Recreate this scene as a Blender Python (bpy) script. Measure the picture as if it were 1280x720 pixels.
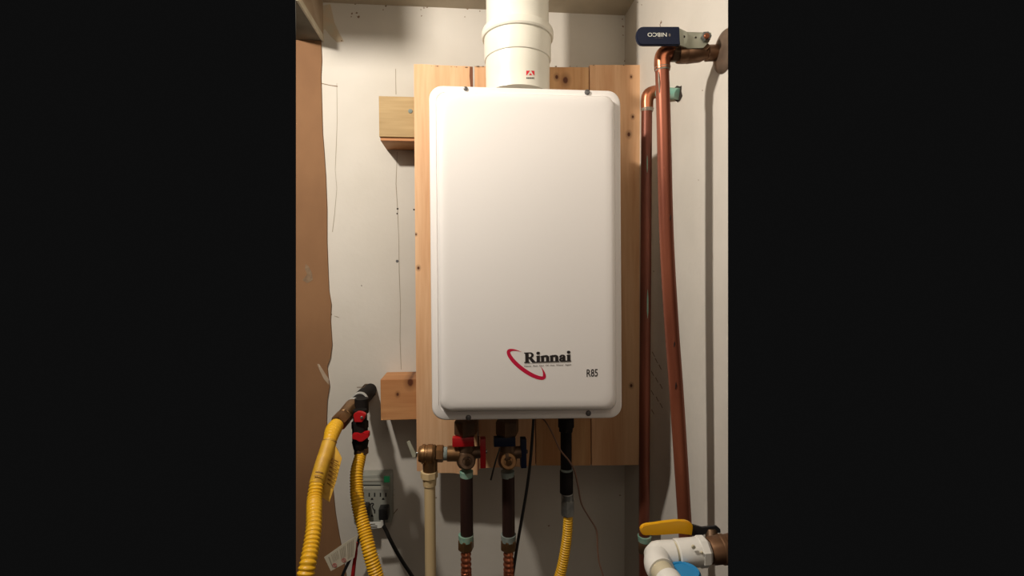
import bpy, bmesh, math, random
from mathutils import Vector, Matrix
random.seed(7)
for o in list(bpy.data.objects): bpy.data.objects.remove(o, do_unlink=True)
scn = bpy.context.scene
COL = scn.collection

# ------------------------------------------------------------------ camera
FPX = 600.0                      # focal length in pixels of the 1280x720 frame
YAW, PITCH, ROLL = 5.0, -1.5, -0.3
CZ = 1.5
cam_d = bpy.data.cameras.new('camera'); cam = bpy.data.objects.new('camera', cam_d); COL.objects.link(cam)
cam_d.sensor_width = 36; cam_d.lens = FPX / 1280 * 36; cam_d.clip_start = .02
RC = (Matrix.Rotation(math.radians(-YAW), 3, 'Z') @ Matrix.Rotation(math.radians(90 + PITCH), 3, 'X')
      @ Matrix.Rotation(math.radians(ROLL), 3, 'Z'))
cam.matrix_world = Matrix.Translation((0, 0, CZ)) @ RC.to_4x4()
scn.camera = cam
# ------------------------------------------------------------------ world, lamps, exposure
w = bpy.data.worlds.new('world'); scn.world = w; w.use_nodes = True
w.node_tree.nodes['Background'].inputs[0].default_value = (1, 1, 1, 1)
w.node_tree.nodes['Background'].inputs[1].default_value = .0042
LAMP = Vector((-.47, .45, CZ + .655))
def light(name, kind, loc, energy, col, size, target=None, sy=None):
    d = bpy.data.lights.new(name, kind); d.energy = energy; d.color = col
    if kind == 'AREA':
        d.size = size
        if sy: d.shape = 'RECTANGLE'; d.size_y = sy
    else: d.shadow_soft_size = size
    o = bpy.data.objects.new(name, d); COL.objects.link(o); o.location = loc
    if target is not None: o.rotation_euler = (Vector(target) - Vector(loc)).to_track_quat('-Z', 'Y').to_euler()
    return o
light('bare_bulb', 'POINT', LAMP, 38, (1, .90, .775), .026)
light('room_fill', 'AREA', (.15, -1.3, CZ + .35), 3.8, (1, .77, .58), 1.8, (.1, 1.2, CZ - .1))  # added wide fill standing in for bounced light, not an actual lamp
light('room_bounce', 'AREA', (.22, .12, CZ + .60), 2.1, (1, .86, .68), .7, (.05, 1.2, CZ + .35), .45)
scn.view_settings.view_transform = 'Standard'; scn.view_settings.look = 'None'
scn.view_settings.exposure = 0; scn.view_settings.gamma = 1; scn.view_settings.use_curve_mapping = False

# ------------------------------------------------------------------ placing: photo pixel -> point on a real plane
CAM = Vector((0, 0, CZ)); RT, UP, FW = RC.col[0].copy(), RC.col[1].copy(), -RC.col[2]
def ray(px, py): return RT * ((px - 640) / FPX) + UP * ((360 - py) / FPX) + FW
def P(px, py, Y): d = ray(px, py); return CAM + d * (Y / d.y)
def PX(px, py, X): d = ray(px, py); return CAM + d * (X / d.x)
def PZ(px, py, Z): d = ray(px, py); return CAM + d * ((Z - CZ) / d.z)
def dep(p): return (p - CAM).dot(FW)
def rad(wpx, p): return wpx * .5 * dep(p) / FPX

# ------------------------------------------------------------------ materials
def mat(name, c1, c2=None, scale=6, rough=.5, metal=0, bump=0, bscale=40, stretch=(1, 1, 1), coat=0, spec=.5,
        lo=.35, hi=.65, c3=None, s3=3, t3=.6, detail=5, bdist=.002, world=False):
    m = bpy.data.materials.new(name); m.use_nodes = True; nt = m.node_tree; N = nt.nodes; L = nt.links
    b = N['Principled BSDF']
    b.inputs['Base Color'].default_value = (*c1, 1); b.inputs['Roughness'].default_value = rough
    b.inputs['Metallic'].default_value = metal; b.inputs['Coat Weight'].default_value = coat
    b.inputs['Specular IOR Level'].default_value = spec
    tc = N.new('ShaderNodeTexCoord'); mp = N.new('ShaderNodeMapping'); mp.inputs['Scale'].default_value = stretch
    if world:
        g = N.new('ShaderNodeNewGeometry'); L.new(g.outputs['Position'], mp.inputs['Vector'])
    else: L.new(tc.outputs['Object'], mp.inputs['Vector'])
    last = None
    def ramp(src, a, bb, ca, cb):
        r = N.new('ShaderNodeValToRGB'); r.color_ramp.elements[0].position = a; r.color_ramp.elements[1].position = bb
        r.color_ramp.elements[0].color = (*ca, 1); r.color_ramp.elements[1].color = (*cb, 1); L.new(src, r.inputs[0]); return r.outputs[0]
    def noise(s, d=detail):
        n = N.new('ShaderNodeTexNoise'); n.inputs['Scale'].default_value = s; n.inputs['Detail'].default_value = d
        L.new(mp.outputs[0], n.inputs['Vector']); return n.outputs['Fac']
    if c2: last = ramp(noise(scale), lo, hi, c1, c2)
    if c3:
        k = ramp(noise(s3), t3, t3 + .08, (0, 0, 0), (1, 1, 1))
        mx = N.new('ShaderNodeMix'); mx.data_type = 'RGBA'; L.new(k, mx.inputs[0])
        if last: L.new(last, mx.inputs[6])
        else: mx.inputs[6].default_value = (*c1, 1)
        mx.inputs[7].default_value = (*c3, 1); last = mx.outputs[2]
    if last: L.new(last, b.inputs['Base Color'])
    if bump:
        bp = N.new('ShaderNodeBump'); bp.inputs['Strength'].default_value = bump; bp.inputs['Distance'].default_value = bdist
        L.new(noise(bscale, 3), bp.inputs['Height']); L.new(bp.outputs[0], b.inputs['Normal'])
    return m

def wood(name, light_c, mid_c, knots=(), axis='z', knot_c=(.10, .03, .012), rough=.6, seed=0.0, gs=1.0):
    """pine: long grain along one axis, knots are (x, z, radius) in world metres"""
    m = bpy.data.materials.new(name); m.use_nodes = True; nt = m.node_tree; N = nt.nodes; L = nt.links
    b = N['Principled BSDF']; b.inputs['Roughness'].default_value = rough; b.inputs['Specular IOR Level'].default_value = .3
    g = N.new('ShaderNodeNewGeometry'); oi = N.new('ShaderNodeObjectInfo')
    add = N.new('ShaderNodeVectorMath'); add.operation = 'ADD'; L.new(g.outputs['Position'], add.inputs[0])
    sc = N.new('ShaderNodeVectorMath'); sc.operation = 'SCALE'; sc.inputs['Scale'].default_value = 3
    cmb = N.new('ShaderNodeCombineXYZ')
    for i in range(3): L.new(oi.outputs['Random'], cmb.inputs[i])
    L.new(cmb.outputs[0], sc.inputs[0]); L.new(sc.outputs[0], add.inputs[1])
    def mapped(s):
        mp = N.new('ShaderNodeMapping'); mp.inputs['Scale'].default_value = s; mp.inputs['Location'].default_value = (seed, seed, seed)
        L.new(add.outputs[0], mp.inputs[0]); return mp.outputs[0]
    st = {'z': (26, 26, 1.6), 'x': (1.6, 26, 26)}[axis]; st = tuple(a * gs for a in st)
    n1 = N.new('ShaderNodeTexNoise'); n1.inputs['Scale'].default_value = 1; n1.inputs['Detail'].default_value = 3
    n1.inputs['Distortion'].default_value = .6; L.new(mapped(st), n1.inputs['Vector'])
    n2 = N.new('ShaderNodeTexNoise'); n2.inputs['Scale'].default_value = 7; n2.inputs['Detail'].default_value = 4
    L.new(mapped(st), n2.inputs['Vector'])
    mixf = N.new('ShaderNodeMath'); mixf.operation = 'MULTIPLY_ADD'; mixf.inputs[1].default_value = .35
    L.new(n2.outputs['Fac'], mixf.inputs[0]); L.new(n1.outputs['Fac'], mixf.inputs[2])
    r = N.new('ShaderNodeValToRGB'); e = r.color_ramp.elements
    e[0].position = .48; e[0].color = (*light_c, 1); e[1].position = .86; e[1].color = (*mid_c, 1)
    L.new(mixf.outputs[0], r.inputs[0]); last = r.outputs[0]
    sep = N.new('ShaderNodeSeparateXYZ'); L.new(g.outputs['Position'], sep.inputs[0])
    for (kx, kz, kr) in knots:
        v = []
        for axn, k0, s in ((0, kx, 1.0), (2, kz, .75)):
            a = N.new('ShaderNodeMath'); a.operation = 'SUBTRACT'; L.new(sep.outputs[axn], a.inputs[0]); a.inputs[1].default_value = k0
            q = N.new('ShaderNodeMath'); q.operation = 'MULTIPLY'; L.new(a.outputs[0], q.inputs[0]); q.inputs[1].default_value = s / kr
            v.append(q.outputs[0])
        c = N.new('ShaderNodeCombineXYZ'); L.new(v[0], c.inputs[0]); L.new(v[1], c.inputs[1])
        ln = N.new('ShaderNodeVectorMath'); ln.operation = 'LENGTH'; L.new(c.outputs[0], ln.inputs[0])
        nz = N.new('ShaderNodeMath'); nz.operation = 'MULTIPLY_ADD'; L.new(n2.outputs['Fac'], nz.inputs[0]); nz.inputs[1].default_value = .5
        L.new(ln.outputs['Value'], nz.inputs[2])
        rk = N.new('ShaderNodeValToRGB'); ee = rk.color_ramp.elements
        ee[0].position = .9 / 3; ee[0].color = (1, 1, 1, 1); ee[1].position = 2.6 / 3; ee[1].color = (0, 0, 0, 1)
        el = rk.color_ramp.elements.new(1.25 / 3); el.color = (.45, .45, .45, 1)
        dv = N.new('ShaderNodeMath'); dv.operation = 'DIVIDE'; L.new(nz.outputs[0], dv.inputs[0]); dv.inputs[1].default_value = 3
        L.new(dv.outputs[0], rk.inputs[0])
        mx = N.new('ShaderNodeMix'); mx.data_type = 'RGBA'; L.new(rk.outputs[0], mx.inputs[0]); L.new(last, mx.inputs[6])
        mx.inputs[7].default_value = (*knot_c, 1); last = mx.outputs[2]
    L.new(last, b.inputs['Base Color'])
    bp = N.new('ShaderNodeBump'); bp.inputs['Strength'].default_value = .25; bp.inputs['Distance'].default_value = .001
    L.new(n2.outputs['Fac'], bp.inputs['Height']); L.new(bp.outputs[0], b.inputs['Normal'])
    return m

M = {}
M['wall'] = mat('wall_paint', (.635, .61, .565), (.575, .55, .50), scale=4, rough=.75, bump=.25, bscale=60, c3=(.54, .505, .44), s3=9, t3=.68, spec=.25, world=True)
M['wallr'] = mat('wall_paint_right', (.69, .66, .61), (.63, .60, .55), scale=6, rough=.6, bump=.25, bscale=70, spec=.3, world=True)
M['ceil'] = mat('ceiling_paint', (.52, .46, .36), (.44, .38, .29), scale=8, rough=.8, bump=.3, bscale=60)
M['floor'] = mat('floor_concrete', (.22, .20, .18), (.15, .14, .12), scale=5, rough=.9, bump=.4)
M['tan'] = mat('unpainted_board', (.26, .135, .062), (.20, .10, .045), scale=6, rough=.85, c3=(.20, .095, .05), s3=11, t3=.68, bump=.2, stretch=(1, 1, .6))
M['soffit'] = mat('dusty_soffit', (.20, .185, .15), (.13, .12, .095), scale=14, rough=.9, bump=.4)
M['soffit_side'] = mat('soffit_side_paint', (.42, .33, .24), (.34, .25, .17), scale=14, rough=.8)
M['bead'] = mat('plaster_bead', (.66, .61, .50), (.55, .50, .39), scale=30, rough=.8, bump=.5)
M['enamel'] = mat('white_enamel', (.84, .822, .812), (.82, .80, .79), scale=2, rough=.36, bump=.04, bscale=160, bdist=.0006)
M['cabinet'] = mat('cabinet_steel', (.55, .54, .52), rough=.5)
M['pvc'] = mat('white_pvc', (.80, .79, .71), (.77, .755, .67), scale=9, rough=.34)
M['pvc2'] = mat('white_pvc_fitting', (.84, .83, .79), (.79, .775, .73), scale=25, rough=.4, bump=.1)
M['cream'] = mat('cream_pvc', (.62, .56, .40), (.55, .49, .34), scale=20, rough=.45)
M['cpvc'] = mat('cream_cpvc', (.66, .52, .30), (.58, .44, .24), scale=14, rough=.45, stretch=(1, 1, .3), c3=(.42, .27, .11), s3=9, t3=.7)
M['copper'] = mat('copper_tube', (.31, .095, .050), (.20, .055, .030), scale=9, rough=.42, metal=.5, stretch=(3, 3, .5), c3=(.15, .05, .03), s3=12, t3=.68)
M['copper_dk'] = mat('tarnished_copper', (.22, .065, .038), (.12, .036, .022), scale=9, rough=.45, metal=.5, stretch=(3, 3, .5), c3=(.10, .16, .11), s3=10, t3=.7)
M['copper_fit'] = mat('copper_fitting', (.50, .19, .10), (.36, .12, .06), scale=30, rough=.32, metal=.8)
M['copper_flex'] = mat('copper_flex', (.60, .21, .11), (.42, .13, .07), scale=30, rough=.33, metal=.85)
M['solder'] = mat('solder', (.42, .39, .34), (.30, .25, .2), scale=60, rough=.4, metal=.7)
M['darkpipe'] = mat('darkened_copper', (.050, .022, .017), (.028, .014, .012), scale=10, rough=.45, metal=.2, spec=.3, stretch=(3, 3, .4))
M['brass'] = mat('aged_brass', (.33, .19, .085), (.20, .11, .05), scale=26, rough=.36, metal=.8)
M['brass_dk'] = mat('dark_bronze', (.17, .10, .055), (.09, .055, .035), scale=30, rough=.45, metal=.6)
M['bronze'] = mat('bronze_body', (.26, .14, .075), (.15, .08, .045), scale=30, rough=.42, metal=.65)
M['patina'] = mat('patina', (.16, .36, .29), (.30, .40, .32), scale=60, rough=.9, bump=.6)
M['greyp'] = mat('grey_patina', (.25, .29, .27), (.15, .19, .18), scale=60, rough=.9, bump=.6)
M['iron'] = mat('black_iron', (.010, .009, .009), (.018, .015, .014), scale=30, rough=.6, spec=.06)
M['tape'] = mat('thread_tape', (.50, .50, .48), rough=.6)
M['steel'] = mat('galvanised', (.34, .35, .34), (.20, .21, .21), scale=60, rough=.38, metal=.8)
M['lever'] = mat('galvanised_lever', (.55, .56, .46), (.42, .43, .34), scale=30, rough=.45, metal=.3)
M['darksteel'] = mat('dark_steel', (.06, .06, .065), rough=.4, metal=.6)
M['screw'] = mat('screw_steel', (.15, .15, .155), rough=.4, metal=.6)
M['yellow'] = mat('yellow_jacket', (.78, .44, .018), (.70, .38, .014), scale=12, rough=.42)
M['yellowtag'] = mat('yellow_tag', (.62, .36, .03), (.50, .27, .02), scale=50, rough=.5)
M['tagprint'] = mat('tag_print', (.26, .13, .02), rough=.6)
M['yellowgrip'] = mat('yellow_vinyl', (.85, .44, .01), (.78, .39, .008), scale=9, rough=.33)
M['navy'] = mat('navy_vinyl', (.005, .010, .034), rough=.5, spec=.25)
M['blue'] = mat('blue_handle', (.005, .010, .035), rough=.5, spec=.25)
M['flange'] = mat('dull_flange', (.20, .14, .10), (.13, .09, .065), scale=30, rough=.5, metal=.35)
M['red'] = mat('red_handle', (.42, .008, .012), rough=.38)
M['red2'] = mat('red_wire', (.36, .010, .012), rough=.45)
M['bluecap'] = mat('blue_cap', (.010, .22, .50), rough=.45)
M['black'] = mat('black_rubber', (.012, .012, .013), rough=.45)
M['brownwire'] = mat('brown_wire', (.20, .11, .075), rough=.5)
M['outlet'] = mat('grey_outlet', (.30, .31, .275), (.27, .28, .25), scale=20, rough=.5)
M['outlet2'] = mat('grey_outlet_light', (.42, .42, .37), rough=.5)
M['slot'] = mat('slot_black', (.01, .01, .01), rough=.8)
M['print'] = mat('print_black', (.016, .012, .012), rough=.5)
M['printgrey'] = mat('print_grey', (.16, .14, .13), rough=.6)
M['swoosh'] = mat('print_red', (.56, .006, .05), rough=.4)
M['emblem'] = mat('emblem_red', (.70, .02, .04), rough=.4)
M['white'] = mat('print_white', (.75, .76, .72), rough=.5)
M['paper'] = mat('paper_tag', (.62, .58, .47), (.56, .52, .41), scale=30, rough=.7)
M['pink'] = mat('print_pink', (.50, .16, .14), rough=.7)
M['mark'] = mat('pencil_mark', (.30, .26, .20), rough=.9)
M['stain'] = mat('stain_mark', (.26, .18, .11), (.18, .115, .07), scale=90, rough=.9)
M['smear'] = mat('thin_paint', (.36, .27, .19), (.42, .34, .26), scale=40, rough=.8)
M['hole'] = mat('hole_dark', (.03, .02, .015), rough=.9)
M['woodend'] = mat('pale_wood_edge', (.74, .56, .34), (.66, .47, .27), scale=20, rough=.7)
g = bpy.data.materials.new('green_led'); g.use_nodes = True; b_ = g.node_tree.nodes['Principled BSDF']
b_.inputs['Base Color'].default_value = (.03, .30, .12, 1); b_.inputs['Emission Color'].default_value = (.05, .8, .3, 1); b_.inputs['Emission Strength'].default_value = .03
M['led'] = g

# ------------------------------------------------------------------ objects
def tag(o, label=None, cat=None, group=None, kind=None):
    for k, v in (('label', label), ('category', cat), ('group', group), ('kind', kind)):
        if v: o[k] = v
    return o
def thing(name, label, cat, loc, group=None):
    o = bpy.data.objects.new(name, None); COL.objects.link(o); o.location = loc; o.empty_display_size = .02
    return tag(o, label, cat, group)
def wloc(o):
    v = Vector((0, 0, 0))
    while o: v += o.location; o = o.parent
    return v
def ob(name, bm, m, parent=None, loc=None, smooth=35):
    """link a world-space bmesh as one object with its origin at loc (or its own middle)"""
    if loc is None:
        if len(bm.verts):
            xs = [[v.co[i] for v in bm.verts] for i in range(3)]
            loc = Vector([(min(a) + max(a)) / 2 for a in xs])
        else: loc = Vector()
    loc = Vector(loc)
    bmesh.ops.translate(bm, verts=bm.verts, vec=-loc)
    bmesh.ops.recalc_face_normals(bm, faces=bm.faces)
    me = bpy.data.meshes.new(name); bm.to_mesh(me); bm.free()
    if smooth:
        for p in me.polygons: p.use_smooth = True
        me.set_sharp_from_angle(angle=math.radians(smooth))
    me.materials.append(m)
    o = bpy.data.objects.new(name, me); COL.objects.link(o)
    o.parent = parent; o.location = loc - (wloc(parent) if parent else Vector())
    return o
def struct(name, bm, m, parent=None, smooth=0):
    o = ob(name, bm, m, parent, smooth=smooth); o['kind'] = 'structure'; return o

def clip(bm, px=910, right=True):
    """end geometry where the photographed part of the place ends"""
    u = (px - 640) / FPX
    n = (RT - FW * u).normalized()
    if not right: n = -n
    r = bmesh.ops.bisect_plane(bm, geom=bm.verts[:] + bm.edges[:] + bm.faces[:], plane_co=CAM, plane_no=n, clear_outer=True)
    ed = [e for e in r['geom_cut'] if isinstance(e, bmesh.types.BMEdge)]
    if ed: bmesh.ops.holes_fill(bm, edges=ed, sides=0)
    return bm

def hexa(bm, pts):
    """8 points: bottom quad then top quad"""
    v = [bm.verts.new(p) for p in pts]
    for f in ((0, 3, 2, 1), (4, 5, 6, 7), (0, 1, 5, 4), (1, 2, 6, 5), (2, 3, 7, 6), (3, 0, 4, 7)): bm.faces.new([v[i] for i in f])
    return bm
def box(bm, a, b, bev=0):
    (x0, y0, z0), (x1, y1, z1) = a, b
    t = bmesh.new()
    hexa(t, [(x0, y0, z0), (x1, y0, z0), (x1, y1, z0), (x0, y1, z0), (x0, y0, z1), (x1, y0, z1), (x1, y1, z1), (x0, y1, z1)])
    if bev: bmesh.ops.bevel(t, geom=t.edges[:], offset=bev, segments=2, affect='EDGES', profile=.6)
    join(bm, t); return bm
def join(bm, t, mtx=None):
    vs = {}
    for v in t.verts: vs[v] = bm.verts.new(mtx @ v.co if mtx else v.co)
    for f in t.faces:
        try: bm.faces.new([vs[v] for v in f.verts])
        except ValueError: pass
    t.free(); return bm
def prism(bm, front, dv, bev=0):
    """closed outline (world points) pushed along dv"""
    t = bmesh.new(); dv = Vector(dv)
    a = [t.verts.new(p) for p in front]; b = [t.verts.new(Vector(p) + dv) for p in front]
    t.faces.new(a); t.faces.new(b[::-1]); n = len(a)
    for i in range(n): t.faces.new((a[i], b[i], b[(i + 1) % n], a[(i + 1) % n]))
    if bev: bmesh.ops.bevel(t, geom=t.edges[:], offset=bev, segments=2, affect='EDGES')
    join(bm, t); return bm
def frame_of(d, hint=Vector((0, 0, 1))):
    d = d.normalized(); a = hint.cross(d)
    if a.length < .05: a = Vector((1, 0, 0)).cross(d)
    a.normalize(); return a, d.cross(a)
def rings(bm, pts, rads, seg=20, caps=True, phase=0):
    pts = [Vector(p) for p in pts]; n = len(pts); rs = []
    a = None
    for i, p in enumerate(pts):
        d = (pts[min(i + 1, n - 1)] - pts[max(i - 1, 0)])
        if d.length < 1e-9: d = pts[-1] - pts[0]
        d.normalize()
        if a is None: a, b = frame_of(d)
        else:
            a = a - d * a.dot(d); a.normalize(); b = d.cross(a)
        rs.append([bm.verts.new(p + (a * math.cos(2 * math.pi * (k + phase) / seg) + b * math.sin(2 * math.pi * (k + phase) / seg)) * rads[i]) for k in range(seg)])
    for q in range(n - 1):
        for k in range(seg):
            k2 = (k + 1) % seg; bm.faces.new((rs[q][k], rs[q][k2], rs[q + 1][k2], rs[q + 1][k]))
    if caps: bm.faces.new(rs[0][::-1]); bm.faces.new(rs[-1])
    return bm
def cyl(bm, p0, p1, r0, r1=None, seg=24, bev=0, phase=0):
    p0, p1 = Vector(p0), Vector(p1); r1 = r0 if r1 is None else r1
    if bev:
        d = (p1 - p0).normalized() * bev
        return rings(bm, [p0, p0 + d, p1 - d, p1], [r0 - bev, r0, r1, r1 - bev], seg, phase=phase)
    return rings(bm, [p0, p1], [r0, r1], seg, phase=phase)
def lathe(bm, p0, p1, prof, seg=28):
    """prof: (t along p0->p1, radius)"""
    p0, p1 = Vector(p0), Vector(p1)
    # tiny along-axis offset keeps rings distinct
    pts, rr = [], []
    for i, (t, r) in enumerate(prof): pts.append(p0 + (p1 - p0) * (t + i * 1e-5)); rr.append(max(r, 1e-5))
    a, b = frame_of(p1 - p0); rs = []
    for p, r in zip(pts, rr):
        rs.append([bm.verts.new(p + (a * math.cos(2 * math.pi * k / seg) + b * math.sin(2 * math.pi * k / seg)) * r) for k in range(seg)])
    for q in range(len(rs) - 1):
        for k in range(seg):
            k2 = (k + 1) % seg; bm.faces.new((rs[q][k], rs[q][k2], rs[q + 1][k2], rs[q + 1][k]))
    bm.faces.new(rs[0][::-1]); bm.faces.new(rs[-1]); return bm
def hexnut(bm, p0, p1, r, phase=.25):
    p0, p1 = Vector(p0), Vector(p1); d = (p1 - p0); c = .12
    return rings(bm, [p0, p0 + d * c, p1 - d * c, p1], [r * .9, r, r, r * .9], 6, phase=phase)
def spline(pts, step=.004):
    """Catmull-Rom through (Vector, radius)"""
    out = []
    n = len(pts)
    for i in range(n - 1):
        p0, p1, p2, p3 = pts[max(i - 1, 0)], pts[i], pts[i + 1], pts[min(i + 2, n - 1)]
        L = (p2[0] - p1[0]).length; m = max(2, int(L / step))
        for k in range(m):
            t = k / m
            def cr(a, b, c, d): return .5 * ((2 * b) + (c - a) * t + (2 * a - 5 * b + 4 * c - d) * t * t + (3 * b - a - 3 * c + d) * t ** 3)
            out.append((cr(p0[0], p1[0], p2[0], p3[0]), cr(p0[1], p1[1], p2[1], p3[1])))
    out.append(pts[-1]); return out
def tubepx(bm, lst, seg=20, step=.006, extra=None, smooth=True):
    """lst: (px, py, Y, width in px); extra: further (Vector, radius)"""
    pts = []
    for (px, py, Y, wd) in lst: p = P(px, py, Y); pts.append((p, rad(wd, p)))
    if extra: pts += [(Vector(e[0]), e[1]) for e in extra]
    s = spline(pts, step) if smooth else pts
    return rings(bm, [q[0] for q in s], [q[1] for q in s], seg)
def corrugated(bm, lst, pitch, depth=.10, seg=18, extra=None):
    pts = []
    for (px, py, Y, wd) in lst: p = P(px, py, Y); pts.append((p, rad(wd, p)))
    if extra: pts += [(Vector(e[0]), e[1]) for e in extra]
    s = spline(pts, pitch / 6); d = 0; P_, R_ = [], []
    for i, (p, r) in enumerate(s):
        if i: d += (p - s[i - 1][0]).length
        P_.append(p); R_.append(r * (1 - depth * (.5 - .5 * math.cos(2 * math.pi * d / pitch)) ** 1.5))
    return rings(bm, P_, R_, seg)
def text_bm(body, origin, right, up, height, width=None, bold=0, depth=.0002):
    """flat lettering in the built-in face; origin = lower left, height = cap height"""
    c = bpy.data.curves.new('t', 'FONT'); c.body = body; c.size = 1; c.offset = bold; c.resolution_u = 3
    o = bpy.data.objects.new('t', c); COL.objects.link(o)
    dg = bpy.context.evaluated_depsgraph_get(); me = bpy.data.meshes.new_from_object(o.evaluated_get(dg))
    bpy.data.objects.remove(o, do_unlink=True)
    bm = bmesh.new(); bm.from_mesh(me); bpy.data.meshes.remove(me)
    xs = [v.co.x for v in bm.verts]; ys = [v.co.y for v in bm.verts if True]
    x0, x1 = min(xs), max(xs); cap = .729
    sy = height / cap; sx = (width / (x1 - x0)) if width else sy
    right, up = Vector(right).normalized(), Vector(up).normalized(); origin = Vector(origin)
    for v in bm.verts: v.co = origin + right * ((v.co.x - x0) * sx) + up * (v.co.y * sy)
    return bm
def flatpoly(bm, pts):
    bm.faces.new([bm.verts.new(p) for p in pts]); return bm

# ================================================================== THE SETTING
WY = 1.23                                   # back wall
WX = P(781, 300, WY).x                      # right wall
CEIL = P(690, 15.5, WY).z                   # ceiling height
ZB = 0.0
def far(p, k=1.02): return CAM + (Vector(p) - CAM) * k
def L370(Y, z):                             # point at depth Y, height z on the left limit of the photographed area
    u = (370 - 640) / FPX; n = RT - FW * u
    return Vector((-(n.y * Y + n.z * (z - CZ)) / n.x, Y, z))
def R910(z, X):
    u = (910 - 640) / FPX; n = RT - FW * u
    return Vector((X, -(n.x * X + n.z * (z - CZ)) / n.y, z))
T = .012
bm = bmesh.new()
hexa(bm, [L370(WY, ZB), (WX, WY, ZB), (WX, WY + T, ZB), L370(WY, ZB) + Vector((0, T, 0)),
          L370(WY, CEIL), (WX, WY, CEIL), (WX, WY + T, CEIL), L370(WY, CEIL) + Vector((0, T, 0))])
wall_back = struct('wall_back', bm, M['wall'])
bm = bmesh.new()
a0, a1 = R910(ZB, WX), R910(CEIL, WX)
hexa(bm, [a0, far(a0, 1.03), (WX + T, WY, ZB), (WX, WY, ZB), a1, far(a1, 1.03), (WX + T, WY, CEIL), (WX, WY, CEIL)])
wall_right = struct('wall_right', bm, M['wallr'])
bm = bmesh.new()
cp = [L370(WY, CEIL), L370(1.16, CEIL), Vector((-.42, 1.10, CEIL)), Vector((-.42, .45, CEIL)), Vector((WX, .45, CEIL)), Vector((WX, WY, CEIL))]
prism(bm, cp, (0, 0, .012)); struct('ceiling', bm, M['ceil'])
bm = bmesh.new(); box(bm, (-.43, .30, -.02), (WX, WY, 0)); struct('floor', bm, M['floor'])
# raw brown board on the left, with the ragged edge of the paint
edge = [(401, 50), (402, 75), (401, 95), (402, 130), (403, 165), (405, 190), (407, 220), (408.5, 260), (408.5, 300), (410, 340), (411, 362), (414, 380),
        (413, 400), (415, 430), (413, 447), (409, 458), (410, 470), (412, 482), (409, 500), (408, 525), (411, 560), (415, 600), (419, 640), (424, 670), (429, 695), (433, 722), (438, 760)]
BY = 1.225
bm = bmesh.new()
pts = [P(370, 50, BY)] + [P(x, y, BY) for x, y in edge]
last = pts[-1]; pts.append(Vector((last.x, BY, 0))); pts.append(L370(BY, 0))
prism(bm, pts, (0, .0045, 0)); wall_left = struct('wall_left', bm, M['tan'])
bm = bmesh.new()
prism(bm, [P(x, y, BY - .0006) for x, y in ((396.5, 455), (399, 455), (404, 463), (411, 474), (411, 481), (405, 474), (400, 464))], (0, .0005, 0))
ob('paint_smear', bm, M['bead'], wall_left, smooth=0).data.materials[0] = M['smear']
bm = bmesh.new()
prism(bm, [P(x, y, BY - .0006) for x, y in ((382, 330), (386, 333), (390, 341), (391, 350), (384, 354), (378, 350), (384, 343), (381, 336))], (0, .0005, 0))
ob('stain', bm, M['stain'], wall_left, smooth=0)
# boxed soffit along the left, its underside showing
SZ = P(385, 50, BY).z
bm = bmesh.new()
s0 = P(402, 49, BY); s0.z = SZ; e0 = Vector((s0.x, .90, SZ))
# where the soffit's right edge meets the limit
yy = BY
while L370(yy, SZ).x < s0.x and yy > .5: yy -= .002
pl = [L370(BY + .01, SZ), Vector((s0.x, BY + .01, SZ)), Vector((s0.x, yy, SZ))]
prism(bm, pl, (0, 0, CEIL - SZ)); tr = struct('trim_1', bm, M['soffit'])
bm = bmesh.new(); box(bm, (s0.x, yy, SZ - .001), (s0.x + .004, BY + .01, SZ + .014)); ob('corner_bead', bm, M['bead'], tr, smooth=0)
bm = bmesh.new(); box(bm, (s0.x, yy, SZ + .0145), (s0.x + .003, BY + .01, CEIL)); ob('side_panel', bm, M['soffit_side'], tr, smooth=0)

# unseen header piece, added and shaped to shadow the back wall's upper left
bm = bmesh.new(); box(bm, (-.425, .72, CZ + .620), (-.349, .75, CEIL)); struct('header_blocker', bm, M['soffit_side'])

# marks on the back wall: joint lines, nail heads, holes, stains
def strip(name, ppx, wpx, m, Y=WY - .0004, parent=wall_back):
    pts = [P(x, y, Y) for x, y in ppx]; bm = bmesh.new(); hw = wpx * .5 * WY / FPX
    vs = []
    for i, p in enumerate(pts):
        d = (pts[min(i + 1, len(pts) - 1)] - pts[max(i - 1, 0)]).normalized(); n = Vector((d.z, 0, -d.x)) * hw * random.uniform(.6, 1.3)
        vs.append((bm.verts.new(p - n), bm.verts.new(p + n)))
    for i in range(len(vs) - 1): bm.faces.new((vs[i][0], vs[i + 1][0], vs[i + 1][1], vs[i][1]))
    return ob(name, bm, m, parent, smooth=0)
strip('joint_line', [(494.5, 86), (494.6, 100), (495, 118)], .8, M['mark'])
strip('joint_line', [(496.5, 190), (495, 230), (497, 262), (498.5, 300), (499, 340), (500.5, 380), (500, 425), (501.5, 462)], .8, M['mark'])
strip('joint_line', [(421, 104), (421.5, 150), (420, 190), (419, 212), (421, 236), (418, 270), (415.5, 290)], .55, M['mark'])
strip('joint_line', [(401, 104), (412, 106.5), (422, 108)], .9, M['stain'])
def spot(name, px, py, wpx, m, Y=WY, h=.001, parent=wall_back):
    p = P(px, py, Y); bm = bmesh.new(); r = rad(wpx, p)
    cyl(bm, p + Vector((0, .0005, 0)), p - Vector((0, h, 0)), r, r * .8, seg=10); return ob(name, bm, m, parent)
for x, y, s in ((497, 261, 2.6), (496.5, 267, 2.2), (517.5, 262, 2.4), (452, 357, 1.4)): spot('screw_hole', x, y, s, M['hole'])
spot('nail_head', 496.5, 326.5, 4, M['screw'])
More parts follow.
